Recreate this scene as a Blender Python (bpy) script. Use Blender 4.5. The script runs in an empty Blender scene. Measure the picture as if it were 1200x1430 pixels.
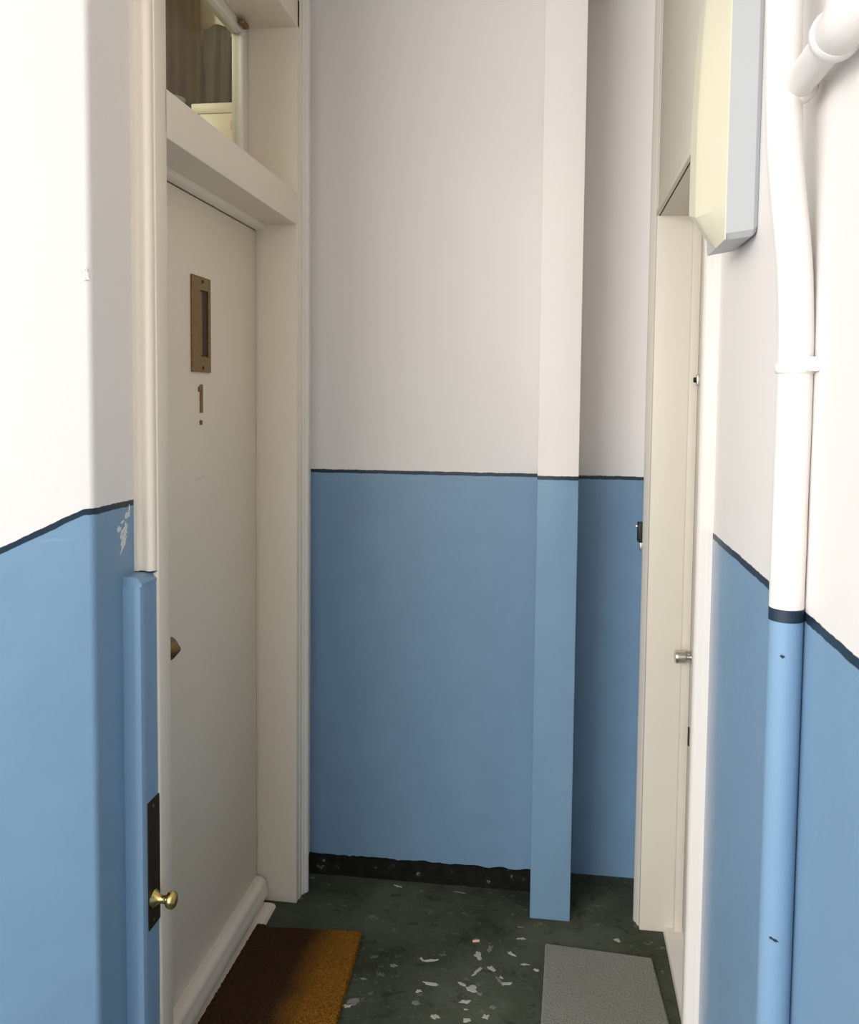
import bpy, bmesh, math, random
from mathutils import Matrix, Vector, noise
random.seed(7)
S = bpy.context.scene
COL = S.collection

# ------------------------------------------------------------------ camera
F_PX = 1250.0
fw = Vector((176.0, -75.0, F_PX)).normalized()          # corridor direction in image axes (x right, y down, z forward)
dn = Vector((-215.0, 20900.0, 1250.0)); dn = (dn - fw * fw.dot(dn)).normalized()
rt = dn.cross(fw)
# columns rt, fw, -dn are the world X, Y, Z axes seen by the camera
Rm = Matrix((rt, fw, -dn)).transposed()                  # world -> image axes
cam_rot = Rm.transposed() @ Matrix(((1, 0, 0), (0, -1, 0), (0, 0, -1)))
cam_d = bpy.data.cameras.new('camera')
cam_d.sensor_fit = 'HORIZONTAL'
cam_d.sensor_width = 36.0
cam_d.lens = 36.0 * F_PX / 1200.0
cam_d.shift_y = -(715.0 - 630.0) / 1200.0
cam_d.clip_start = 0.02
cam = bpy.data.objects.new('camera', cam_d)
COL.objects.link(cam)
cam.matrix_world = Matrix.Translation((0, 0, 1.5)) @ cam_rot.to_4x4()
S.camera = cam

# ------------------------------------------------------------------ world, daylight, exposure
W = bpy.data.worlds.new('world'); S.world = W
W.use_nodes = True
bg = W.node_tree.nodes['Background']
bg.inputs[0].default_value = (1.0, 0.985, 0.96, 1)
bg.inputs[1].default_value = 1.8

def area(name, loc, target, sx, sy, power, col):
    d = bpy.data.lights.new(name, 'AREA'); d.shape = 'RECTANGLE'
    d.size = sx; d.size_y = sy; d.energy = power; d.color = col
    o = bpy.data.objects.new(name, d); COL.objects.link(o)
    o.location = loc
    o.rotation_euler = (Vector(target) - Vector(loc)).to_track_quat('-Z', 'Y').to_euler()
    return o
area('landing_window_light', (-2.1, -2.2, 2.1), (-0.1, 2.2, 1.5), 2.2, 1.1, 95, (1.0, 0.985, 0.955))

S.view_settings.view_transform = 'Standard'
S.view_settings.look = 'None'
S.view_settings.gamma = 1.0
S.view_settings.use_curve_mapping = False
S.view_settings.exposure = 0.27

# ------------------------------------------------------------------ materials
def new_mat(name):
    m = bpy.data.materials.new(name); m.use_nodes = True
    nt = m.node_tree
    return m, nt, nt.nodes['Principled BSDF']

def nd(nt, typ, **kw):
    n = nt.nodes.new(typ)
    for k, v in kw.items():
        setattr(n, k, v)
    return n

def wpos(nt):
    return nd(nt, 'ShaderNodeNewGeometry').outputs['Position']

def tex_noise(nt, scale, detail=3.0, vec=None, rough=0.5):
    n = nd(nt, 'ShaderNodeTexNoise')
    n.inputs['Scale'].default_value = scale
    n.inputs['Detail'].default_value = detail
    n.inputs['Roughness'].default_value = rough
    if vec is None:
        vec = nd(nt, 'ShaderNodeTexCoord').outputs['Object']
    nt.links.new(vec, n.inputs['Vector'])
    return n

def ramp(nt, fac, stops):
    r = nd(nt, 'ShaderNodeValToRGB')
    el = r.color_ramp.elements
    while len(el) < len(stops):
        el.new(0.5)
    for e, (p, c) in zip(el, stops):
        e.position = p; e.color = (*c, 1) if len(c) == 3 else c
    nt.links.new(fac, r.inputs['Fac'])
    return r

def mixc(nt, fac, a, b, blend='MIX'):
    m = nd(nt, 'ShaderNodeMix', data_type='RGBA', blend_type=blend)
    for sock, v in ((m.inputs['Factor'], fac), (m.inputs['A'], a), (m.inputs['B'], b)):
        if isinstance(v, (int, float)):
            sock.default_value = v
        elif isinstance(v, tuple):
            sock.default_value = (*v, 1)
        else:
            nt.links.new(v, sock)
    return m.outputs['Result']

def math_n(nt, op, a, b=None, clamp=False):
    m = nd(nt, 'ShaderNodeMath', operation=op, use_clamp=clamp)
    for s, v in zip(m.inputs, (a, b)):
        if v is None: continue
        if isinstance(v, (int, float)): s.default_value = v
        else: nt.links.new(v, s)
    return m.outputs[0]

def bump(nt, bsdf, height, strength=0.2, dist=0.002):
    b = nd(nt, 'ShaderNodeBump')
    b.inputs['Strength'].default_value = strength
    b.inputs['Distance'].default_value = dist
    nt.links.new(height, b.inputs['Height'])
    nt.links.new(b.outputs['Normal'], bsdf.inputs['Normal'])

WHITE = (0.79, 0.755, 0.735)
BLUE = (0.185, 0.31, 0.455)
NAVY = (0.012, 0.028, 0.05)

def paint_mat(name, base, var=0.06, rough=0.45, bscale=60, bstr=0.15, spec=0.4):
    m, nt, b = new_mat(name)
    p = wpos(nt)
    n = tex_noise(nt, 3.5, 4, p)
    c = mixc(nt, n.outputs['Fac'], tuple(x * (1 - var) for x in base), tuple(min(1, x * (1 + var)) for x in base))
    nt.links.new(c, b.inputs['Base Color'])
    b.inputs['Roughness'].default_value = rough
    b.inputs['Specular IOR Level'].default_value = spec
    bump(nt, b, tex_noise(nt, bscale, 4, p).outputs['Fac'], bstr, 0.002)
    return m

def dado_mat(name, z0, slope=0.0, xref=0.0, wob=0.004, scuff=None):
    """white above, navy line, blue below: z0 is the line's top; slope lowers it for x < xref"""
    m, nt, b = new_mat(name)
    p = wpos(nt)
    sep = nd(nt, 'ShaderNodeSeparateXYZ'); nt.links.new(p, sep.inputs[0])
    z = sep.outputs['Z']
    if slope:
        dx = math_n(nt, 'MAXIMUM', math_n(nt, 'SUBTRACT', xref, sep.outputs['X']), 0.0)
        z = math_n(nt, 'ADD', z, math_n(nt, 'MULTIPLY', dx, slope))
    w1 = tex_noise(nt, 28, 2, p).outputs['Fac']
    w2 = tex_noise(nt, 90, 2, p).outputs['Fac']
    wz = math_n(nt, 'ADD', z, math_n(nt, 'MULTIPLY', math_n(nt, 'SUBTRACT', w1, 0.5), wob))
    wz = math_n(nt, 'ADD', wz, math_n(nt, 'MULTIPLY', math_n(nt, 'SUBTRACT', w2, 0.5), wob * 0.6))
    def above(level, soft=0.0012):
        return math_n(nt, 'DIVIDE', math_n(nt, 'SUBTRACT', wz, level), soft, clamp=True)
    big = tex_noise(nt, 1.7, 3, p).outputs['Fac']
    mid = tex_noise(nt, 9, 4, p).outputs['Fac']
    wcol = mixc(nt, big, tuple(x * 0.97 for x in WHITE), tuple(x * 1.03 for x in WHITE))
    bcol = mixc(nt, mid, tuple(x * 0.92 for x in BLUE), tuple(x * 1.08 for x in BLUE))
    if scuff is not None:     # pale rubbed band of paint along a vertical edge: (y0, y1)
        y = sep.outputs['Y']
        f = math_n(nt, 'DIVIDE', math_n(nt, 'SUBTRACT', math_n(nt, 'ADD', y, math_n(nt, 'MULTIPLY', math_n(nt, 'SUBTRACT', tex_noise(nt, 14, 3, p).outputs['Fac'], 0.5), 0.05)), scuff[0]), scuff[1] - scuff[0], clamp=True)
        f = math_n(nt, 'MULTIPLY', f, 0.7)
        bcol = mixc(nt, f, bcol, (0.47, 0.48, 0.55))
    # pale rub marks just below the line
    sv = nd(nt, 'ShaderNodeVectorMath', operation='MULTIPLY')
    nt.links.new(p, sv.inputs[0]); sv.inputs[1].default_value = (7, 7, 60)
    st = tex_noise(nt, 2.2, 3, sv.outputs[0]).outputs['Fac']
    near = math_n(nt, 'DIVIDE', math_n(nt, 'SUBTRACT', z, z0 - 0.06), 0.05, clamp=True)
    rub = math_n(nt, 'MULTIPLY', near, math_n(nt, 'DIVIDE', math_n(nt, 'SUBTRACT', st, 0.62), 0.06, clamp=True))
    bcol = mixc(nt, math_n(nt, 'MULTIPLY', rub, 0.35), bcol, (0.3, 0.45, 0.62))
    c = mixc(nt, above(z0 - 0.011), bcol, NAVY)
    c = mixc(nt, above(z0), c, wcol)
    nt.links.new(c, b.inputs['Base Color'])
    r = mixc(nt, above(z0), (0.42, 0.42, 0.42), (0.55, 0.55, 0.55))
    nt.links.new(r, b.inputs['Roughness'])
    b.inputs['Specular IOR Level'].default_value = 0.35
    h = math_n(nt, 'ADD', tex_noise(nt, 45, 4, p).outputs['Fac'], math_n(nt, 'MULTIPLY', tex_noise(nt, 6, 2, p).outputs['Fac'], 2.0))
    bump(nt, b, h, 0.18, 0.003)
    return m

M = {}
M['wall_back'] = dado_mat('paint_back_wall', 1.272)
M['wall_pier'] = dado_mat('paint_pier', 1.280)
M['wall_recess'] = dado_mat('paint_recess', 1.261)
M['wall_left'] = dado_mat('paint_left_wall', 1.304, slope=0.56, xref=-0.783)
M['wall_right'] = dado_mat('paint_right_wall', 1.268, scuff=(1.50, 1.585))
M['white'] = paint_mat('white_ceiling_paint', WHITE)
M['blue'] = paint_mat('blue_gloss_paint', BLUE, 0.08, 0.38)
M['navy'] = paint_mat('navy_line_paint', NAVY)
M['cream'] = paint_mat('cream_gloss_paint', (0.78, 0.70, 0.59), 0.04, 0.4, 30, 0.12)
M['cream_right'] = paint_mat('ivory_gloss_paint', (0.74, 0.69, 0.60), 0.03, 0.4, 30, 0.12)
M['ivory'] = paint_mat('white_gloss_paint', (0.75, 0.71, 0.655), 0.03, 0.35, 30, 0.12)
M['pipe_white'] = paint_mat('white_pipe_paint', (0.74, 0.715, 0.69), 0.03, 0.35, 40, 0.25)

def metal(name, col, rough, var=0.3, bs=80):
    m, nt, b = new_mat(name)
    n = tex_noise(nt, bs, 4, wpos(nt))
    nt.links.new(mixc(nt, n.outputs['Fac'], tuple(x * (1 - var) for x in col), tuple(min(1, x * (1 + var)) for x in col)), b.inputs['Base Color'])
    b.inputs['Metallic'].default_value = 1.0
    b.inputs['Roughness'].default_value = rough
    return m
M['brass'] = metal('polished_brass', (0.72, 0.52, 0.2), 0.22, 0.15)
M['old_brass'] = metal('tarnished_brass', (0.25, 0.165, 0.075), 0.5, 0.5, 140)
M['dark_brass'] = metal('blackened_brass', (0.06, 0.045, 0.03), 0.55)
M['nickel'] = metal('satin_nickel', (0.62, 0.60, 0.55), 0.25, 0.1)
M['black'] = paint_mat('black_iron', (0.012, 0.013, 0.013), 0.2, 0.5)
M['slot'] = paint_mat('dark_slot', (0.03, 0.02, 0.012), 0.2, 0.6)
M['lamp_grey'] = paint_mat('grey_lamp_plastic', (0.47, 0.485, 0.51), 0.02, 0.4, 20, 0.03)
def lamp_cover():
    m, nt, b = new_mat('yellowed_diffuser_plastic')
    n = tex_noise(nt, 5, 2, wpos(nt))
    nt.links.new(mixc(nt, n.outputs['Fac'], (0.69, 0.66, 0.48), (0.72, 0.68, 0.56)), b.inputs['Base Color'])
    b.inputs['Roughness'].default_value = 0.3
    b.inputs['Subsurface Weight'].default_value = 0.15
    b.inputs['Subsurface Radius'].default_value = (0.01, 0.01, 0.008)
    return m
M['lamp_cover'] = lamp_cover()

def floor_mat():
    m, nt, b = new_mat('worn_green_grey_floor_paint')
    p = wpos(nt)
    n1 = tex_noise(nt, 3.2, 5, p, 0.6).outputs['Fac']
    n2 = tex_noise(nt, 55, 4, p, 0.7).outputs['Fac']
    n3 = tex_noise(nt, 17, 6, p, 0.7).outputs['Fac']
    c = ramp(nt, n1, [(0.3, (0.034, 0.038, 0.024)), (0.50, (0.066, 0.076, 0.050)), (0.70, (0.105, 0.115, 0.082))]).outputs['Color']
    c = mixc(nt, math_n(nt, 'DIVIDE', math_n(nt, 'SUBTRACT', n2, 0.56), 0.1, clamp=True), c, (0.09, 0.10, 0.075))
    patch = math_n(nt, 'DIVIDE', math_n(nt, 'SUBTRACT', n3, 0.61), 0.05, clamp=True)
    c = mixc(nt, math_n(nt, 'MULTIPLY', patch, 0.6), c, (0.20, 0.20, 0.16))
    dark = math_n(nt, 'DIVIDE', math_n(nt, 'SUBTRACT', 0.43, n3), 0.08, clamp=True)
    c = mixc(nt, math_n(nt, 'MULTIPLY', dark, 0.6), c, (0.018, 0.018, 0.013))
    nt.links.new(c, b.inputs['Base Color'])
    b.inputs['Roughness'].default_value = 0.7
    b.inputs['Specular IOR Level'].default_value = 0.14
    bump(nt, b, math_n(nt, 'ADD', n2, math_n(nt, 'MULTIPLY', n3, 2.0)), 0.5, 0.004)
    return m
M['floor'] = floor_mat()

def base_mat():
    m, nt, b = new_mat('blackened_skirting_paint')
    p = wpos(nt)
    n = tex_noise(nt, 40, 5, p, 0.7).outputs['Fac']
    c = ramp(nt, n, [(0.3, (0.006, 0.006, 0.005)), (0.6, (0.014, 0.014, 0.011)), (0.64, (0.025, 0.026, 0.02)), (0.69, (0.20, 0.20, 0.17))]).outputs['Color']
    nt.links.new(c, b.inputs['Base Color'])
    b.inputs['Roughness'].default_value = 0.8
    b.inputs['Specular IOR Level'].default_value = 0.06
    bump(nt, b, n, 0.6, 0.006)
    return m
M['base'] = base_mat()

def mat_fibre(name, stops, scale, rough=0.9, vscale=2.6):
    m, nt, b = new_mat(name)
    p = wpos(nt)
    n = tex_noise(nt, scale, 3, p, 0.8).outputs['Fac']
    g = tex_noise(nt, vscale, 2, nd(nt, 'ShaderNodeTexCoord').outputs['Object']).outputs['Fac']
    c1 = ramp(nt, g, stops).outputs['Color']
    c = mixc(nt, 0.55, c1, ramp(nt, n, [(0.3, (0.25, 0.25, 0.25)), (0.7, (1.5, 1.5, 1.5))]).outputs['Color'], 'MULTIPLY')
    nt.links.new(c, b.inputs['Base Color'])
    b.inputs['Roughness'].default_value = rough
    b.inputs['Specular IOR Level'].default_value = 0.05
    bump(nt, b, n, 0.8, 0.004)
    return m
def coir():
    """coir mat: dark brown on the left, blending unevenly to orange on the right"""
    m, nt, b = new_mat('coir_mat_fibre')
    p = wpos(nt)
    n = tex_noise(nt, 260, 3, p, 0.8).outputs['Fac']
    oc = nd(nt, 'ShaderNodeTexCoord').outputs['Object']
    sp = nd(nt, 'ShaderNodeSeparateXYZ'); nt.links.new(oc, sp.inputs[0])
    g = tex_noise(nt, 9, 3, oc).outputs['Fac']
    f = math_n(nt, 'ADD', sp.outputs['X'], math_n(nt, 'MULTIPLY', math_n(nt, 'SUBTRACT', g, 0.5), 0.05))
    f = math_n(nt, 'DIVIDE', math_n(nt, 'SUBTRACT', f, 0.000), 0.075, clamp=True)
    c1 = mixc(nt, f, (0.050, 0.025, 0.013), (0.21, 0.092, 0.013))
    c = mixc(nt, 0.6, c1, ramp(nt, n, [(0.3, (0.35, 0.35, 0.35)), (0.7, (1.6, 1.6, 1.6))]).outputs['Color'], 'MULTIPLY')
    nt.links.new(c, b.inputs['Base Color'])
    b.inputs['Roughness'].default_value = 0.95
    b.inputs['Specular IOR Level'].default_value = 0.05
    return m
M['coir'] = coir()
M['grey_mat'] = mat_fibre('grey_mat_pile', [(0.3, (0.27, 0.275, 0.235)), (0.7, (0.33, 0.33, 0.29))], 300)
M['flake'] = paint_mat('bare_plaster_flake', (0.46, 0.45, 0.40), 0.3, 0.8, 200, 0.5)
M['flake_dull'] = paint_mat('dull_plaster_flake', (0.20, 0.20, 0.16), 0.3, 0.8, 200, 0.5)
M['flake_pink'] = paint_mat('pinkish_scrap', (0.72, 0.48, 0.40), 0.1, 0.8, 200, 0.3)
M['chip'] = paint_mat('pale_undercoat', (0.60, 0.63, 0.60), 0.15, 0.7, 200, 0.4)
def glass():
    m, nt, b = new_mat('window_glass')
    out = [n for n in nt.nodes if n.type == 'OUTPUT_MATERIAL'][0]
    tr = nd(nt, 'ShaderNodeBsdfTransparent'); tr.inputs[0].default_value = (0.90, 0.93, 0.88, 1)
    gl = nd(nt, 'ShaderNodeBsdfGlossy'); gl.inputs['Roughness'].default_value = 0.06
    fr = nd(nt, 'ShaderNodeFresnel'); fr.inputs['IOR'].default_value = 1.45
    mx = nd(nt, 'ShaderNodeMixShader')
    bf = nd(nt, 'ShaderNodeNewGeometry').outputs['Backfacing']
    nt.links.new(math_n(nt, 'MULTIPLY', fr.outputs[0], math_n(nt, 'SUBTRACT', 1.0, bf)), mx.inputs[0]); nt.links.new(tr.outputs[0], mx.inputs[1]); nt.links.new(gl.outputs[0], mx.inputs[2])
    nt.links.new(mx.outputs[0], out.inputs['Surface'])
    nt.nodes.remove(b)
    return m
M['glass'] = glass()
M['olive'] = paint_mat('olive_wall_paint', (0.16, 0.15, 0.075), 0.3, 0.7, 12)
M['taupe'] = paint_mat('taupe_cloth', (0.24, 0.21, 0.16), 0.2, 0.8)
M['teal_dark'] = paint_mat('dark_teal_cloth', (0.10, 0.115, 0.09), 0.25, 0.8)
M['brown'] = paint_mat('brown_wood', (0.16, 0.10, 0.05), 0.2, 0.6)

# ------------------------------------------------------------------ mesh helpers (all coordinates are world metres)
ORG = {}     # object -> world origin

def finish(bm, name, mat, parent=None, origin=None, smooth=False, angle=35):
    bmesh.ops.recalc_face_normals(bm, faces=bm.faces)
    if parent is not None:
        o0 = ORG[parent]
    elif origin is not None:
        o0 = Vector(origin)
    else:
        xs = [v.co for v in bm.verts]
        mn = Vector([min(c[i] for c in xs) for i in range(3)]); mx = Vector([max(c[i] for c in xs) for i in range(3)])
        o0 = Vector(((mn.x + mx.x) / 2, (mn.y + mx.y) / 2, mn.z))
    bmesh.ops.translate(bm, verts=bm.verts, vec=-o0)
    me = bpy.data.meshes.new(name)
    bm.to_mesh(me); bm.free()
    for p in me.polygons: p.use_smooth = smooth
    o = bpy.data.objects.new(name, me)
    COL.objects.link(o)
    for mm in (mat if isinstance(mat, list) else [mat]):
        me.materials.append(M[mm])
    if smooth:
        try: me.set_sharp_from_angle(angle=math.radians(angle))
        except Exception: pass
    ORG[o] = o0
    if parent is not None: o.parent = parent
    else: o.location = o0
    return o

def empty(name, loc):
    o = bpy.data.objects.new(name, None); COL.objects.link(o)
    o.empty_display_size = 0.05; o.location = loc; ORG[o] = Vector(loc)
    return o

def tag(o, label=None, cat=None, group=None, kind=None):
    if label: o['label'] = label
    if cat: o['category'] = cat
    if group: o['group'] = group
    if kind: o['kind'] = kind
    return o

def add_box(bm, x0, x1, y0, y1, z0, z1, bev=0.0, seg=2):
    r = bmesh.ops.create_cube(bm, size=1.0)
    vs = r['verts']
    for v in vs:
        v.co = Vector((x0 + (v.co.x + 0.5) * (x1 - x0), y0 + (v.co.y + 0.5) * (y1 - y0), z0 + (v.co.z + 0.5) * (z1 - z0)))
    if bev:
        es = list({e for v in vs for e in v.link_edges})
        bmesh.ops.bevel(bm, geom=es, offset=bev, segments=seg, affect='EDGES', profile=0.5)
    return vs

def box(name, x0, x1, y0, y1, z0, z1, mat, parent=None, bev=0.002, seg=2):
    bm = bmesh.new(); add_box(bm, x0, x1, y0, y1, z0, z1, bev, seg)
    return finish(bm, name, mat, parent, smooth=bev > 0, angle=50)

def add_prism(bm, pts, axis, a0, a1):
    """pts: 2-D outline; axis 'z': (x,y), 'y': (x,z), 'x': (y,z)"""
    def mk(p, a):
        return {'z': (p[0], p[1], a), 'y': (p[0], a, p[1]), 'x': (a, p[0], p[1])}[axis]
    lo = [bm.verts.new(mk(p, a0)) for p in pts]
    hi = [bm.verts.new(mk(p, a1)) for p in pts]
    bm.faces.new(lo); bm.faces.new(hi)
    n = len(pts)
    for i in range(n):
        bm.faces.new((lo[i], lo[(i + 1) % n], hi[(i + 1) % n], hi[i]))

def prism(name, pts, axis, a0, a1, mat, parent=None, smooth=True, angle=40):
    bm = bmesh.new(); add_prism(bm, pts, axis, a0, a1)
    return finish(bm, name, mat, parent, smooth=smooth, angle=angle)

def add_lathe(bm, prof, origin, axis, seg=28):
    """prof: list of (distance along axis, radius)"""
    ax = Vector(axis).normalized()
    u = ax.orthogonal().normalized(); v = ax.cross(u)
    rings = []
    for d, r in prof:
        c = Vector(origin) + ax * d
        if r < 1e-6:
            rings.append([bm.verts.new(c)])
        else:
            rings.append([bm.verts.new(c + (u * math.cos(t) + v * math.sin(t)) * r) for t in [2 * math.pi * k / seg for k in range(seg)]])
    for a, b in zip(rings, rings[1:]):
        for k in range(seg):
            k2 = (k + 1) % seg
            if len(a) == 1 and len(b) == 1: continue
            if len(a) == 1: bm.faces.new((a[0], b[k], b[k2]))
            elif len(b) == 1: bm.faces.new((a[k], a[k2], b[0]))
            else: bm.faces.new((a[k], a[k2], b[k2], b[k]))
    for r in (rings[0], rings[-1]):
        if len(r) > 1: bm.faces.new(r)

def lathe(name, prof, origin, axis, mat, parent=None, seg=28):
    bm = bmesh.new(); add_lathe(bm, prof, origin, axis, seg)
    return finish(bm, name, mat, parent, smooth=True, angle=45)

def add_tube(bm, pts, rads, seg=24, lump=0.0):
    pts = [Vector(p) for p in pts]
    if not isinstance(rads, (list, tuple)): rads = [rads] * len(pts)
    rings = []
    ref = None
    for i, p in enumerate(pts):
        t = (pts[min(i + 1, len(pts) - 1)] - pts[max(i - 1, 0)]).normalized()
        if ref is None: ref = t.orthogonal().normalized()
        ref = (ref - t * ref.dot(t)).normalized()
        v = t.cross(ref)
        ring = []
        for k in range(seg):
            a = 2 * math.pi * k / seg
            d = ref * math.cos(a) + v * math.sin(a)
            r = rads[i]
            if lump: r *= 1 + lump * noise.noise((p + d * 0.02) * 18)
            ring.append(bm.verts.new(p + d * r))
        rings.append(ring)
    for a, b in zip(rings, rings[1:]):
        for k in range(seg):
            k2 = (k + 1) % seg
            bm.faces.new((a[k], a[k2], b[k2], b[k]))
    bm.faces.new(rings[0]); bm.faces.new(rings[-1])

def tube(name, pts, rads, mat, parent=None, seg=24, lump=0.0):
    bm = bmesh.new(); add_tube(bm, pts, rads, seg, lump)
    return finish(bm, name, mat, parent, smooth=True, angle=45)

def arc(cx, cy, r, a0, a1, n):
    return [(cx + r * math.cos(math.radians(a0 + (a1 - a0) * k / n)), cy + r * math.sin(math.radians(a0 + (a1 - a0) * k / n))) for k in range(n + 1)]

CEIL = 2.682
# ================================================================== structure
tag(box('floor', -3.2, 0.45, -2.0, 2.90, -0.10, 0.0, 'floor', bev=0), 'dark green grey worn painted concrete floor', kind='structure')
tag(prism('ceiling', [(-3.2, -1.8), (0.45, -1.8), (0.45, 2.9), (-0.86, 2.9), (-0.86, 1.62), (-3.2, 1.62)], 'z', CEIL, CEIL + 0.1, 'white', smooth=False), 'white painted corridor ceiling', kind='structure')
tag(box('wall_back', -0.90, -0.03, 2.68, 2.90, 0.0, CEIL, 'wall_back', bev=0), 'end wall painted white over blue with a navy line', kind='structure')
tag(box('wall_recess', 0.05, 0.45, 2.78, 2.90, 0.0, CEIL, 'wall_recess', bev=0), 'narrow recessed wall strip, white over blue, right of the pier', kind='structure')
tag(box('wall_pier', -0.046, 0.068, 2.513, 2.84, 0.0, CEIL, 'wall_pier', bev=0.0015, seg=2), 'narrow boxed pier projecting from the end wall, white over blue', kind='structure')

# left wall: splayed near face, rounded outer corner, then the corridor face up to the door frame
CX, CY, RC = -0.77, 1.402, 0.019
SP = math.radians(38)
dirL = Vector((-math.cos(SP), -math.sin(SP), 0)); nrmL = Vector((math.sin(SP), -math.cos(SP), 0))
ctr = Vector((CX - RC, CY + RC, 0))
pts = [(CX, 1.60)]
pts += arc(ctr.x, ctr.y, RC, 0, -90 + 38, 8)
e = Vector((pts[-1][0], pts[-1][1], 0)) + dirL * 1.1
pts += [(e.x, e.y), (e.x - nrmL.x * 0.2, e.y - nrmL.y * 0.2 + 0.15), (-0.95, 1.60)]
wl = tag(prism('wall_left', pts, 'z', 0.0, CEIL, 'wall_left', angle=30), 'left wall with rounded corner, white over blue, flaked paint by the door frame', kind='structure')
tag(box('wall_left_far', -0.905, -0.745, 2.53, 2.70, 0.0, CEIL, 'white', bev=0), 'sliver of left wall beyond the door frame', kind='structure')
tag(box('wall_left_over_door', -0.95, -0.77, 1.58, 2.56, 2.58, CEIL, 'white', bev=0), 'white wall strip above the left transom window', kind='structure')
tag(box('wall_right', 0.275, 0.45, -1.4, 1.60, 0.0, CEIL, 'wall_right', bev=0), 'right wall painted white over blue behind the pipe', kind='structure')
tag(box('wall_right_far', 0.275, 0.45, 2.55, 2.82, 0.0, CEIL, 'wall_recess', bev=0), 'sliver of right wall beyond the right door frame', kind='structure')

# blackened skirting along the end wall with an uneven top edge
bm = bmesh.new()
N = 60
rows = []
for i in range(N + 1):
    x = -0.76 + (0.715) * i / N
    h = 0.052 + 0.007 * noise.noise(Vector((x * 25, 3.1, 0))) + 0.003 * noise.noise(Vector((x * 90, 1.1, 0)))
    t = 0.018 + 0.004 * noise.noise(Vector((x * 30, 7.7, 0)))
    rows.append([bm.verts.new(c) for c in ((x, 2.685, 0.0), (x, 2.68 - t - 0.012, 0.0), (x, 2.68 - t, h * 0.35), (x, 2.68 - t * 0.7, h * 0.9), (x, 2.676, h), (x, 2.685, h))])
for a, b in zip(rows, rows[1:]):
    for k in range(6):
        bm.faces.new((a[k], a[(k + 1) % 6], b[(k + 1) % 6], b[k]))
bm.faces.new(rows[0]); bm.faces.new(rows[-1])
tag(finish(bm, 'baseboard_back', 'base', smooth=True, angle=60), 'blackened chipped skirting at the foot of the end wall', kind='structure')

def blob(bm, origin, u, v, n, ru, rv, th, seed, k=20, ang=0.0):
    """thin irregular flake lying in the plane (u, v)"""
    rnd = random.Random(seed)
    ph = rnd.random() * 100
    lo, hi = [], []
    for i in range(k):
        a = 2 * math.pi * i / k
        r = 0.9 + 0.75 * noise.noise(Vector((math.cos(a) * 1.6 + ph, math.sin(a) * 1.6, ph))) + 0.35 * noise.noise(Vector((math.cos(a) * 5 + ph, math.sin(a) * 5, ph)))
        pu, pv = math.cos(a) * ru * r, math.sin(a) * rv * r
        pu, pv = pu * math.cos(ang) - pv * math.sin(ang), pu * math.sin(ang) + pv * math.cos(ang)
        q = Vector(origin) + u * pu + v * pv
        lo.append(bm.verts.new(q))
        hi.append(bm.verts.new(Vector(origin) + (q - Vector(origin)) * 0.82 + n * (th * (0.75 + 0.5 * rnd.random()))))
    bm.faces.new(lo); bm.faces.new(hi)
    for i in range(k):
        bm.faces.new((lo[i], lo[(i + 1) % k], hi[(i + 1) % k], hi[i]))

# flaked paint scars on the left wall near the frame
for i, (y, z, ry, rz, an) in enumerate([(1.5383, 1.286, 0.0035, 0.012, -0.15), (1.530, 1.278, 0.010, 0.007, 0.3), (1.512, 1.268, 0.007, 0.003, 0.3),
                                        (1.500, 1.256, 0.007, 0.006, 0.2), (1.524, 1.257, 0.007, 0.010, -0.1), (1.513, 1.251, 0.010, 0.0045, 0.7),
                                        (1.5195, 1.2465, 0.014, 0.0036, 0.75), (1.517, 1.2385, 0.014, 0.0034, 0.75), (1.517, 1.2305, 0.014, 0.0034, 0.75),
                                        (1.514, 1.2225, 0.012, 0.0030, 0.75), (1.508, 1.241, 0.004, 0.007, 0.1)]):
    bm = bmesh.new()
    blob(bm, (-0.7702, y, z), Vector((0, 1, 0)), Vector((0, 0, 1)), Vector((1, 0, 0)), ry, rz, 0.0008, i + 3, ang=an)
    finish(bm, 'paint_chip', 'chip', wl)
for i, (x, y, z, ru, rv, an) in enumerate([(-0.8104, 1.382, 1.3516, 0.007, 0.0010, 0.1), (-0.8362, 1.3618, 1.2866, 0.011, 0.0009, -0.1)]):
    bm = bmesh.new()
    blob(bm, Vector((x, y, z)) + nrmL * 0.0001, -dirL, Vector((0, 0, 1)), nrmL, ru, rv, 0.0006, 60 + i, ang=an)
    finish(bm, 'scuff_mark', 'taupe', wl)
# chipped arris and small marks on the near face
for i, (y, z, ry, rz) in enumerate([(1.392, 1.690, 0.004, 0.008), (1.391, 1.705, 0.003, 0.004)]):
    bm = bmesh.new()
    blob(bm, (-0.7757, y + 0.016, z), Vector((0.707, 0.707, 0)), Vector((0, 0, 1)), Vector((0.707, -0.707, 0)), ry, rz, 0.0025, 40 + i)
    finish(bm, 'plaster_lump', 'white', wl)

# ================================================================== left doorway
D1 = empty('door_1', (-0.83, 2.05, 0.0)); tag(D1, 'cream painted left door in a deep frame with transom window above', kind='structure')
XF = -0.730       # frame face
box('jamb', -0.905, XF, 1.572, 1.625, 0.0, 2.60, 'cream', D1, 0.003)
box('jamb', -0.905, XF, 2.48, 2.55, 0.0, 2.60, 'cream', D1, 0.003)
box('frame_head', -0.92, XF, 1.60, 2.50, 2.522, 2.60, 'cream', D1, 0.003)
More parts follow.
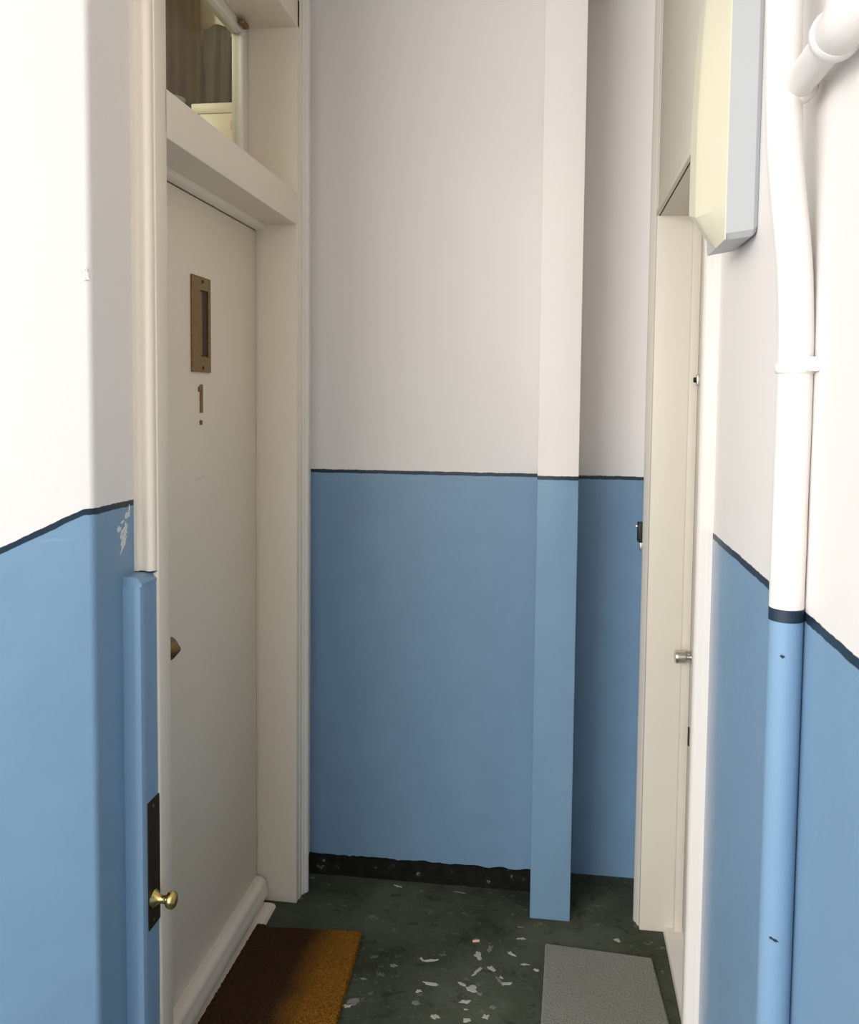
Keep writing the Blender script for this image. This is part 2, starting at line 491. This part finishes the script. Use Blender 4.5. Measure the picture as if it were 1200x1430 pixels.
# architrave mouldings
prof_n = [(-0.772, 1.578), (-0.772, 1.556), (-0.763, 1.556), (-0.761, 1.559), (-0.757, 1.561), (-0.752, 1.560), (-0.746, 1.557), (-0.740, 1.557), (-0.735, 1.560), (-0.7325, 1.565), (-0.7325, 1.578)]
prism('architrave', prof_n, 'z', 1.170, 2.62, 'cream', D1)
prof_f = [(-0.75, 2.505), (-0.728, 2.505), (-0.728, 2.528), (-0.724, 2.531), (-0.7235, 2.537), (-0.718, 2.540), (-0.7145, 2.545), (-0.7135, 2.553), (-0.717, 2.560), (-0.75, 2.561)]
prism('architrave', prof_f, 'z', 0.0, 2.62, 'ivory', D1)
prism('architrave', [(-0.772, 2.545), (-0.7325, 2.545), (-0.7325, 2.60), (-0.738, 2.617), (-0.772, 2.62)], 'y', 1.556, 2.56, 'cream', D1)
# transom bar with stop bead under it
prism('transom_bar', [(-0.92, 2.075), (-0.74, 2.075), (XF, 2.067), (XF, 1.986), (-0.733, 1.980), (-0.824, 1.980), (-0.826, 1.972), (-0.832, 1.966), (-0.848, 1.964), (-0.848, 1.968), (-0.92, 1.968)], 'y', 1.62, 2.483, 'cream', D1)
box('door_stop', -0.905, -0.895, 2.466, 2.481, 0.10, 1.966, 'cream', D1, 0.002)
# leaf
leaf = box('leaf', -0.892, -0.850, 1.628, 2.4745, 0.022, 1.963, 'cream', D1, 0.0025)
# vertical letter plate with a dark slot
bm = bmesh.new()
y0, y1, z0, z1 = 2.012, 2.126, 1.552, 1.780
sy0, sy1, sz0, sz1 = 2.062, 2.112, 1.590, 1.748
X0, X1 = -0.850, -0.845
add_box(bm, X0, X1, y0, sy0, z0, z1, 0.001, 1); add_box(bm, X0, X1, sy1, y1, z0, z1, 0.001, 1)
add_box(bm, X0, X1, sy0, sy1, z0, sz0, 0.001, 1); add_box(bm, X0, X1, sy0, sy1, sz1, z1, 0.001, 1)
lp = finish(bm, 'letter_plate', 'old_brass', leaf); lp['label'] = 'tarnished brass letter plate set upright'
box('slot', -0.8505, -0.849, sy0, sy1, sz0, sz1, 'slot', leaf, 0)
box('flap', -0.850, -0.8470, sy0 + 0.003, sy0 + 0.014, sz0 + 0.004, sz1 - 0.004, 'old_brass', leaf, 0.001)
for z in (1.563, 1.769):
    lathe('screw', [(0, 0.004), (0.0015, 0.004), (0.0022, 0.002), (0.0022, 0)], (-0.845, 2.075, z), (1, 0, 0), 'dark_brass', leaf, 12)
# numeral 1
num = [(2.064, 1.454), (2.078, 1.454), (2.078, 1.523), (2.068, 1.523), (2.054, 1.515), (2.054, 1.505), (2.064, 1.509)]
o = prism('numeral', num, 'x', -0.850, -0.847, 'old_brass', leaf, smooth=False); o['label'] = 'brass number 1'
lathe('spyhole', [(0, 0.006), (0.003, 0.006), (0.004, 0.004), (0.002, 0.003), (0.002, 0)], (-0.850, 2.068, 1.431), (1, 0, 0), 'old_brass', leaf, 16)
bm = bmesh.new(); blob(bm, (-0.8501, 2.062, 1.296), Vector((0, 1, 0)), Vector((0, 0, 1)), Vector((1, 0, 0)), 0.032, 0.0022, 0.0006, 77, ang=0.12)
finish(bm, 'scratch', 'chip', leaf)
# door knob half hidden behind the near jamb
lathe('knob', [(0, 0.020), (0.004, 0.020), (0.006, 0.010), (0.018, 0.010), (0.024, 0.024), (0.030, 0.026), (0.036, 0.022), (0.052, 0.004), (0.053, 0.0)], (-0.850, 1.822, 0.945), (1, 0, 0), 'old_brass', leaf)
# rounded weather bar at the foot of the leaf
wb = [(-0.850, 0.024), (-0.850, 0.080)] + arc(-0.838, 0.062, 0.019, 95, -10, 7) + [(-0.816, 0.048), (-0.813, 0.034), (-0.816, 0.024)]
prism('weather_bar', wb, 'y', 1.630, 2.468, 'cream', leaf)
prism('threshold', [(-0.905, 0.0), (-0.905, 0.012), (-0.80, 0.010), (-0.790, 0.008), (-0.785, 0.0)], 'y', 1.60, 2.455, 'cream', D1)

# transom window
W1 = empty('window_1', (-0.885, 2.05, 2.075)); tag(W1, 'small glazed transom window above the left door', kind='structure')
box('stile', -0.905, -0.872, 2.436, 2.480, 2.075, 2.522, 'ivory', W1, 0.003)
box('glazing_bead', -0.880, -0.868, 2.425, 2.437, 2.10, 2.498, 'ivory', W1, 0.003)
box('stile', -0.905, -0.872, 1.625, 1.665, 2.075, 2.522, 'ivory', W1, 0.003)
box('rail', -0.905, -0.872, 1.665, 2.436, 2.075, 2.11, 'ivory', W1, 0.003)
box('rail', -0.905, -0.872, 1.665, 2.436, 2.492, 2.522, 'ivory', W1, 0.003)
box('pane', -0.892, -0.888, 1.660, 2.440, 2.105, 2.497, 'glass', W1, 0)
box('catch', -0.868, -0.852, 2.385, 2.43, 2.500, 2.512, 'old_brass', W1, 0.002)

# ================================================================== right doorway
D2 = empty('door_2', (0.39, 2.08, 0.0)); tag(D2, 'ivory right door set back in a wide frame', kind='structure')
XR = 0.262
box('jamb', XR, 0.45, 1.597, 1.665, 0.0, CEIL, 'ivory', D2, 0.003, 2)
prism('architrave', [(0.28, 1.596), (0.254, 1.598), (0.2505, 1.602), (0.250, 1.626), (0.253, 1.631), (0.28, 1.632)], 'z', 0.0, CEIL, 'ivory', D2)
box('jamb', XR, 0.45, 2.502, 2.56, 0.0, CEIL, 'cream_right', D2, 0.003)
prism('architrave', [(0.28, 2.523), (0.262, 2.523), (0.257, 2.530), (0.2545, 2.540), (0.250, 2.546), (0.249, 2.556), (0.253, 2.572), (0.28, 2.574)], 'z', 0.0, CEIL, 'ivory', D2)
box('over_panel', XR + 0.002, 0.45, 1.66, 2.505, 1.990, CEIL, 'cream_right', D2, 0.003)
box('head_bead', XR - 0.003, XR + 0.01, 1.66, 2.50, 1.990, 2.004, 'cream_right', D2, 0.002)
box('door_stop', 0.355, 0.378, 2.485, 2.503, 0.0, 1.99, 'cream_right', D2, 0.002)
leaf2 = box('leaf', 0.378, 0.418, 1.668, 2.499, 0.018, 1.985, 'cream_right', D2, 0.002)
# satin knob
lathe('knob', [(0, 0.017), (0.004, 0.017), (0.005, 0.010), (0.014, 0.009), (0.016, 0.013), (0.018, 0.0165), (0.040, 0.019), (0.044, 0.0175), (0.046, 0.012), (0.046, 0)], (0.378, 2.455, 0.803), (-1, 0, 0), 'nickel', leaf2)
box('lock_case', 0.370, 0.380, 2.455, 2.475, 1.535, 1.565, 'nickel', leaf2, 0.002)
lathe('lock_cylinder', [(0, 0.007), (0.006, 0.007), (0.007, 0.005), (0.007, 0)], (0.370, 2.465, 1.55), (-1, 0, 0), 'dark_brass', leaf2, 16)
box('keyhole_plate', 0.375, 0.379, 2.460, 2.474, 0.555, 0.605, 'dark_brass', leaf2, 0.001)
prism('threshold', [(0.328, 0.0), (0.330, 0.012), (0.336, 0.016), (0.45, 0.018), (0.45, 0.0)], 'y', 1.66, 2.502, 'ivory', D2)
# black keep screwed to the far edge of the frame
keep = box('latch_keep', 0.237, 0.253, 2.556, 2.590, 1.095, 1.150, 'black', D2, 0.002); keep['label'] = 'black iron latch keep'
box('latch_bolt', 0.231, 0.238, 2.564, 2.574, 1.135, 1.143, 'nickel', keep, 0.001)
box('latch_foot', 0.244, 0.251, 2.560, 2.574, 1.070, 1.094, 'nickel', keep, 0.001)
# rust spot on the left frame
bm = bmesh.new(); blob(bm, (-0.7136, 2.552, 1.155), Vector((0, 1, 0)), Vector((0, 0, 1)), Vector((1, 0, 0)), 0.006, 0.016, 0.0008, 90)
finish(bm, 'worn_spot', 'chip', D1)

# ================================================================== blue boxed post at the foot of the left frame
BP = empty('boxed_post', (-0.752, 1.55, 0.0))
tag(BP, 'waist-high blue painted boxed post with moulded edge and brass knob beside the left door', 'post')
XB = -0.7345
prof_b = [(-0.772, 1.584), (-0.772, 1.509), (-0.766, 1.508), (-0.757, 1.512), (-0.752, 1.511), (-0.745, 1.510), (-0.738, 1.513), (-0.736, 1.518), (XB, 1.524), (XB, 1.584)]
prism('board', prof_b, 'z', 0.0, 1.150, 'blue', BP)
bm = bmesh.new()
cap = [(-0.772, 1.150), (-0.7335, 1.150), (-0.7335, 1.156), (-0.739, 1.160), (-0.742, 1.166), (-0.752, 1.168), (-0.772, 1.168)]
add_prism(bm, cap, 'y', 1.511, 1.584)
finish(bm, 'cap', 'blue', BP, smooth=True)
box('painted_line', -0.771, -0.7335, 1.558, 1.580, 1.1675, 1.1705, 'navy', BP, 0)
bm = bmesh.new()
add_box(bm, XB, XB + 0.0025, 1.5255, 1.5835, 0.497, 0.742, 0.0008, 1)
pl = finish(bm, 'finger_plate', 'dark_brass', BP); pl['label'] = 'dark tarnished brass plate'
for zz in (0.51, 0.73):
    lathe('screw', [(0, 0.003), (0.001, 0.003), (0.0015, 0.0)], (XB + 0.0025, 1.545, zz), (1, 0, 0), 'old_brass', pl, 12)
kb = lathe('knob', [(0, 0.016), (0.003, 0.0165), (0.006, 0.014), (0.012, 0.009), (0.020, 0.0075), (0.027, 0.009), (0.030, 0.014), (0.034, 0.0165), (0.040, 0.0165), (0.044, 0.0135), (0.046, 0.007), (0.0465, 0)], (XB + 0.0025, 1.541, 0.553), (1, 0, 0), 'brass', BP)
kb['label'] = 'polished brass knob'

# ================================================================== wall lamp
LP = empty('wall_lamp', (0.275, 1.43, 1.70))
tag(LP, 'unlit oblong wall lamp with yellowed cover and grey base on the right wall', 'wall lamp')
zb, zt = 1.722, 2.125
def lamp_ring(x, y0, y1, z0, z1, c):
    """chamfered rectangle in the y-z plane"""
    return [(x, y0 + c, z0), (x, y1 - c, z0), (x, y1, z0 + c), (x, y1, z1 - c), (x, y1 - c, z1), (x, y0 + c, z1), (x, y0, z1 - c), (x, y0, z0 + c)]
def loft(bm, rings):
    vr = [[bm.verts.new(p) for p in r] for r in rings]
    for a, b in zip(vr, vr[1:]):
        n = len(a)
        for k in range(n):
            bm.faces.new((a[k], a[(k + 1) % n], b[(k + 1) % n], b[k]))
    bm.faces.new(vr[0]); bm.faces.new(vr[-1])
bm = bmesh.new()
loft(bm, [lamp_ring(0.2745, 1.316, 1.448, zb + 0.012, zt - 0.012, 0.008), lamp_ring(0.268, 1.310, 1.456, zb + 0.006, zt - 0.006, 0.008), lamp_ring(0.230, 1.306, 1.462, zb, zt, 0.008)])
base_l = finish(bm, 'lamp_base', 'lamp_grey', LP, smooth=True, angle=20)
# bowed diffuser: grid over (y, z), proud in the middle, chamfered to the base all round
bm = bmesh.new()
ny, nz = 26, 36
g = []
ya, yb = 1.306, 1.462
for j in range(nz + 1):
    row = []
    for i in range(ny + 1):
        y = ya + (yb - ya) * i / ny; z = zb + (zt - zb) * j / nz
        dz = min(z - zb, zt - z)
        p = 0.030 * min(1.0, (y - ya) / 0.076, (yb - y) / 0.018)
        z += 0.022 * max(0.0, (y - 1.38) / 0.08) * (1 - j / nz)
        pz = min(1.0, dz / 0.045)
        bow = 1.0 - 0.35 * ((z - 1.86) / 0.26) ** 2 if z > 1.86 else 1.0
        p = p * pz * bow
        row.append(bm.verts.new((0.229 - p, y, z)))
    g.append(row)
for j in range(nz):
    for i in range(ny):
        bm.faces.new((g[j][i], g[j][i + 1], g[j + 1][i + 1], g[j + 1][i]))
rim = [g[0][i] for i in range(ny + 1)] + [g[j][ny] for j in range(1, nz + 1)] + [g[nz][i] for i in range(ny - 1, -1, -1)] + [g[j][0] for j in range(nz - 1, 0, -1)]
bk = [bm.verts.new((0.2305, v.co.y, v.co.z)) for v in rim]
n = len(rim)
for k in range(n):
    bm.faces.new((rim[k], rim[(k + 1) % n], bk[(k + 1) % n], bk[k]))
bm.faces.new(bk)
finish(bm, 'lamp_cover', 'lamp_cover', LP, smooth=True, angle=14)
box('mounting_pad', 0.262, 0.276, 1.34, 1.43, zb + 0.02, zt - 0.02, 'lamp_grey', LP, 0.002)

# ================================================================== pipe
PP = empty('standpipe', (0.256, 1.02, 0.0))
tag(PP, 'painted vertical pipe with tee branch on the right wall, white above and blue below', 'pipe')
PY, PR = 1.020, 0.0182
def smooth_path(ctrl, n=10):
    out = []
    for i in range(len(ctrl) - 1):
        p0 = Vector(ctrl[max(i - 1, 0)]); p1 = Vector(ctrl[i]); p2 = Vector(ctrl[i + 1]); p3 = Vector(ctrl[min(i + 2, len(ctrl) - 1)])
        for k in range(n):
            t = k / n
            out.append(0.5 * ((2 * p1) + (-p0 + p2) * t + (2 * p0 - 5 * p1 + 4 * p2 - p3) * t * t + (-p0 + 3 * p1 - 3 * p2 + p3) * t ** 3))
    out.append(Vector(ctrl[-1]))
    return out
tube('pipe_lower', [(0.2570, PY, 0.002), (0.2570, PY, 0.6), (0.2565, PY, 1.261)], PR, 'blue', PP)
tube('painted_line', [(0.2565, PY, 1.258), (0.2565, PY, 1.272)], PR + 0.0004, 'navy', PP)
tube('pipe_upper', smooth_path([(0.2565, PY, 1.270), (0.2565, PY, 1.40), (0.2570, PY, 1.54), (0.2525, PY, 1.64), (0.2420, PY, 1.73), (0.2365, PY, 1.80), (0.2330, PY, 1.92), (0.2300, PY, 2.2), (0.2300, PY, CEIL)]), PR + 0.0004, 'pipe_white', PP, lump=0.025)
# clip round the pipe with a lug on the wall
cl = lathe('pipe_clip', [(0, PR + 0.0005), (0.001, PR + 0.0022), (0.004, PR + 0.003), (0.009, PR + 0.003), (0.012, PR + 0.0015), (0.013, PR)], (0.2568, PY, 1.528), (0, 0, 1), 'pipe_white', PP)
bm = bmesh.new(); add_box(bm, 0.262, 0.276, 0.992, 1.008, 1.530, 1.546, 0.003, 2)
finish(bm, 'clip_lug', 'pipe_white', cl, smooth=True)
# two paint nicks on the blue length
def nick(z, ang, ru, rv, seed, tilt):
    d = Vector((-math.cos(ang), -math.sin(ang), 0)); u = Vector((math.sin(ang), -math.cos(ang), 0))
    bm = bmesh.new(); blob(bm, Vector((0.257, PY, z)) + d * (PR - 0.0002), u, Vector((0, 0, 1)), d, ru, rv, 0.0008, seed, ang=tilt)
    finish(bm, 'paint_nick', 'navy', PP)
nick(1.221, 1.15, 0.0022, 0.0026, 5, 0.4)
nick(0.902, 1.2, 0.0050, 0.0018, 9, -0.45)
# tee branch running along the wall towards the viewer
BZ = 1.834
lathe('branch_collar', [(0, 0.012), (0.001, 0.0205), (0.004, 0.0215), (0.010, 0.0210), (0.016, 0.0175), (0.017, 0.012)], (0.2485, 1.022, BZ), (0, -1, 0), 'pipe_white', PP)
tube('branch_pipe', [(0.2485, 1.01, BZ), (0.2485, 0.95, BZ), (0.2485, 0.88, BZ)], 0.0165, 'pipe_white', PP, lump=0.03)
lathe('elbow_socket', [(0, 0.014), (0.002, 0.021), (0.006, 0.0235), (0.014, 0.024), (0.018, 0.022), (0.020, 0.014)], (0.2485, 0.896, BZ), (0, -1, 0), 'pipe_white', PP)
el = [(0.2485, 0.882 - 0.006 * k, BZ) for k in range(4)]
for k in range(1, 10):
    a = math.radians(90 * k / 9)
    el.append((0.2485, 0.864 - 0.034 * math.sin(a), BZ + 0.034 * (1 - math.cos(a))))
el += [(0.2485, 0.830, BZ + 0.044)]
tube('elbow', el, 0.0215, 'pipe_white', PP)
lathe('elbow_socket', [(0, 0.016), (0.002, 0.0225), (0.006, 0.0245), (0.014, 0.0245), (0.018, 0.022), (0.020, 0.014)], (0.2485, 0.830, BZ + 0.040), (0, 0, 1), 'pipe_white', PP)
tube('riser', [(0.2485, 0.830, BZ + 0.055), (0.2485, 0.830, BZ + 0.4), (0.2485, 0.830, CEIL + 0.1)], 0.0165, 'pipe_white', PP)

# ================================================================== door mats
def fuzzy_mat(name, corners, h, nu, nv, jit, mat, edge_jit):
    """corners: near-left, near-right, far-right, far-left (x, y)"""
    bm = bmesh.new()
    c = [Vector((x, y, 0)) for x, y in corners]
    ctr = sum(c, Vector()) / 4
    g = []
    for j in range(nv + 1):
        row = []
        v = j / nv
        for i in range(nu + 1):
            u = i / nu
            p = c[0].lerp(c[1], u).lerp(c[3].lerp(c[2], u), v)
            ed = min(i, nu - i, j, nv - j)
            z = h + random.uniform(-jit, jit) + 0.008 * max(0.0, min(1.0, (-0.765 - p.x) / 0.02))
            if ed == 0:
                z = 0.001 if p.x > -0.782 else 0.0108
                p += Vector((random.uniform(-1, 1), random.uniform(-1, 1), 0)) * edge_jit
            elif ed == 1:
                z = h * 0.85 + random.uniform(-jit, jit) * 0.5 + 0.008 * max(0.0, min(1.0, (-0.765 - p.x) / 0.02))
                p += Vector((random.uniform(-1, 1), random.uniform(-1, 1), 0)) * edge_jit * 0.7
            else:
                p += Vector((random.uniform(-1, 1), random.uniform(-1, 1), 0)) * jit * 0.4
            row.append(bm.verts.new((p.x, p.y, z)))
        g.append(row)
    for j in range(nv):
        for i in range(nu):
            bm.faces.new((g[j][i], g[j][i + 1], g[j + 1][i + 1], g[j + 1][i]))
    return finish(bm, name, mat, origin=(ctr.x, ctr.y, 0.0))
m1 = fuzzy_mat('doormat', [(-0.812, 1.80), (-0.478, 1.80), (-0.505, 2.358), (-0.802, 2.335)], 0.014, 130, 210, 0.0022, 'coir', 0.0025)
tag(m1, 'dark and orange brown coir doormat at the left door', 'doormat')
m2 = fuzzy_mat('doormat', [(-0.013, 1.80), (0.318, 1.80), (0.283, 2.372), (0.000, 2.392)], 0.007, 120, 190, 0.0006, 'grey_mat', 0.0008)
tag(m2, 'thin plain grey doormat at the right door', 'doormat')

# ================================================================== flakes on the floor
FL = [(-0.301, 2.277, 0.0270, 0.0075, 0.29), (-0.395, 2.241, 0.0113, 0.0119, 0.15), (-0.286, 2.183, 0.0223, 0.0097, -0.11), (-0.176, 2.316, 0.0116, 0.0184, 0.16),
      (-0.148, 2.352, 0.0080, 0.0280, -0.27), (-0.175, 2.252, 0.0222, 0.0074, 1.03), (-0.138, 2.267, 0.0189, 0.0102, -0.91), (-0.117, 2.226, 0.0190, 0.0072, -0.99),
      (-0.096, 2.212, 0.0206, 0.0083, 0.29), (-0.091, 2.338, 0.0151, 0.0089, -0.64), (-0.315, 2.107, 0.0106, 0.0130, 0.15), (-0.210, 2.194, 0.0144, 0.0066, -0.59),
      (-0.181, 2.179, 0.0151, 0.0161, -0.36), (-0.161, 2.163, 0.0090, 0.0081, 0.15), (-0.194, 2.128, 0.0142, 0.0105, 0.15), (-0.261, 2.063, 0.0104, 0.0125, 0.15),
      (-0.126, 2.118, 0.0088, 0.0103, 0.15), (-0.139, 2.082, 0.0087, 0.0125, 0.15), (-0.184, 2.063, 0.0138, 0.0099, 0.15), (-0.467, 2.089, 0.0286, 0.0171, 1.00),
      (-0.482, 2.068, 0.0106, 0.0103, 0.15), (-0.448, 2.618, 0.0142, 0.0058, -0.30), (-0.262, 2.615, 0.0177, 0.0058, -0.16), (-0.053, 2.298, 0.0131, 0.0060, -0.12),
      (-0.021, 2.279, 0.0096, 0.0088, -0.40), (-0.462, 2.175, 0.0092, 0.0057, 0.15), (-0.065, 2.410, 0.0119, 0.0066, 0.16), (0.197, 2.445, 0.0080, 0.0100, 0.16),
      (-0.148, 2.732, 0.0068, 0.0084, 0.16), (-0.314, 2.150, 0.0109, 0.0081, 0.15), (-0.324, 2.277, 0.0105, 0.0049, -0.94), (-0.071, 2.464, 0.0102, 0.0052, 0.16),
      (-0.112, 2.235, 0.0089, 0.0052, -0.82), (-0.191, 2.100, 0.0053, 0.0051, 0.15)]
SCRAP = (-0.189, 2.374)
FLN = {19: 'largest pale paint flake, beside the right edge of the coir doormat', 20: 'small paint flake touching the coir doormat beside the largest flake',
       21: 'thin paint flake near the left end of the end wall skirting', 22: 'thin paint flake on the floor below the middle of the end wall skirting',
       23: 'narrow paint flake just left of the grey doormat', 24: 'pale paint flake tucked against the left edge of the grey doormat',
       27: 'small paint flake beyond the far edge of the grey doormat', 28: 'tiny paint flake at the skirting left of the blue pier',
       31: 'thin paint flake in front of the blue pier, nearest to it', 26: 'thin paint flake just beyond the grey doormat corner, in front of the pier',
       0: 'long curved pale paint flake in the middle of the floor, left of the scatter'}
for i, (x, y, ru, rv, an) in enumerate(FL):
    bm = bmesh.new()
    blob(bm, (x, y, 0.0002), Vector((1, 0, 0)), Vector((0, 1, 0)), Vector((0, 0, 1)), ru * 0.95, rv * 0.75, 0.0008, 100 + i, ang=an)
    o = finish(bm, 'paint_flake', 'flake_dull' if i % 3 == 1 else 'flake', origin=(x, y, 0.0))
    tag(o, FLN.get(i, 'small pale flake of paint in the scatter on the dark floor between the mats'), 'paint flake', 'pale paint flakes on the floor')
px, py = SCRAP
bm = bmesh.new()
add_tube(bm, [(px - 0.009, py - 0.002, 0.0035), (px, py, 0.0042), (px + 0.009, py + 0.003, 0.0038)], [0.003, 0.0036, 0.003], 12, 0.2)
tag(finish(bm, 'paper_scrap', 'flake_pink', smooth=True), 'tiny pinkish rolled scrap of paper among the floor flakes', 'scrap')

# ================================================================== room glimpsed through the transom window
bm = bmesh.new()
add_box(bm, -2.05, -1.95, 1.3, 3.2, 0.0, 3.2)
add_box(bm, -2.0, -0.90, 1.64, 1.70, 2.79, 3.2)
add_box(bm, -2.0, -0.96, 1.63, 1.70, 0.0, 2.79)
tag(finish(bm, 'wall_inner', 'olive'), 'dim olive wall of the room behind the transom window', kind='structure')
tag(box('wall_inner_partition', -2.0, -0.90, 3.10, 3.2, 0.0, 3.2, 'cream', bev=0), 'cream partition wall glimpsed through the transom window', kind='structure')
tag(box('ceiling_inner', -2.05, -0.96, 1.3, 3.2, 3.1, 3.2, 'cream', bev=0), 'cream ceiling of the room behind the transom window', kind='structure')
tag(box('wall_inner_corridor_side', -0.905, -0.86, 2.70, 3.2, 0.0, 3.2, 'cream', bev=0), 'inner face of the wall beyond the left door', kind='structure')
tag(box('wall_inner_top', -0.96, -0.92, 1.3, 3.2, 2.60, 3.2, 'cream', bev=0), 'inner wall above the transom window', kind='structure')
tag(box('trim_1', -2.0, -0.93, 2.62, 3.12, 2.02, 2.06, 'cream', bev=0.003), 'high storage shelf inside behind the transom window', kind='structure')
pl_d = bpy.data.lights.new('inner_room_fill', 'POINT'); pl_d.energy = 13.0; pl_d.shadow_soft_size = 0.10; pl_d.color = (1.0, 0.93, 0.78)  # unseen fill light, added to brighten the things behind the transom glass
pl_o = bpy.data.objects.new('inner_room_fill', pl_d); COL.objects.link(pl_o); pl_o.location = (-1.55, 2.15, 2.75)
def drape(y, x0, x1, z0, z1, mat, label, amp=0.012, folds=3, seed=0):
    bm = bmesh.new()
    n, m_ = 48, 10
    g = []
    for j in range(m_ + 1):
        row = []
        w = j / m_
        for i in range(n + 1):
            u = i / n
            x = x0 + (x1 - x0) * u + 0.004 * math.sin(5 * w + seed)
            yy = y + amp * math.sin(2 * math.pi * folds * u + 1.2 * math.sin(2 * w + seed)) * (1.2 - 0.7 * w)
            sag = 0.02 * (2 * u - 1) ** 2 * w
            row.append(bm.verts.new((x, yy, z0 + (z1 - z0) * w - sag + 0.008 * math.sin(7 * u + seed) * (1 - w))))
        g.append(row)
    for j in range(m_):
        for i in range(n):
            bm.faces.new((g[j][i], g[j][i + 1], g[j + 1][i + 1], g[j + 1][i]))
    bmesh.ops.solidify(bm, geom=list(bm.faces), thickness=0.004)
    return tag(finish(bm, 'hanging_cloth', mat, smooth=True, angle=70), label, 'cloth', 'cloths hanging behind the transom glass')
drape(3.072, -1.155, -0.925, 2.062, 2.76, 'olive', 'dark olive cloth hanging at the right behind the transom glass', seed=1)
drape(3.045, -1.235, -1.135, 2.062, 2.775, 'taupe', 'grey brown cloth hanging in the middle behind the transom glass', seed=2, folds=2)
drape(3.035, -1.40, -1.240, 2.062, 2.98, 'brown', 'brown cloth hanging at the left behind the transom glass', seed=4, folds=2)
drape(3.000, -1.42, -1.150, 2.062, 2.50, 'teal_dark', 'short dark green cloth hanging low behind the transom glass', seed=5, folds=4)
def carton(x0, x1, y0, y1, z0, z1, mat, label):
    t = empty('carton', ((x0 + x1) / 2, (y0 + y1) / 2, z0)); tag(t, label, 'box')
    box('body', x0, x1, y0, y1, z0, z1 - 0.03, mat, t, 0.002)
    box('lid', x0 - 0.003, x1 + 0.003, y0 - 0.003, y1 + 0.003, z1 - 0.032, z1, mat, t, 0.002)
    return t
c1 = carton(-1.155, -0.975, 2.76, 2.90, 2.06, 2.415, 'cream', 'pale cream box on the shelf inside the transom window')
box('sticker', -1.03, -0.995, 2.7585, 2.7605, 2.33, 2.36, 'flake_pink', c1, 0)
carton(-1.36, -1.175, 2.70, 2.86, 2.06, 2.395, 'taupe', 'taupe box under the pale bowl inside the transom window')
bm = bmesh.new()
add_lathe(bm, [(0, 0.0), (0, 0.022), (0.004, 0.024), (0.012, 0.038), (0.026, 0.048), (0.040, 0.052), (0.040, 0.048), (0.026, 0.044), (0.010, 0.03), (0.008, 0.0)], (-1.235, 2.765, 2.395), (0, 0, 1), 28)
tag(finish(bm, 'bowl', 'lamp_grey', smooth=True), 'pale grey bowl on a box inside the transom window', 'bowl')
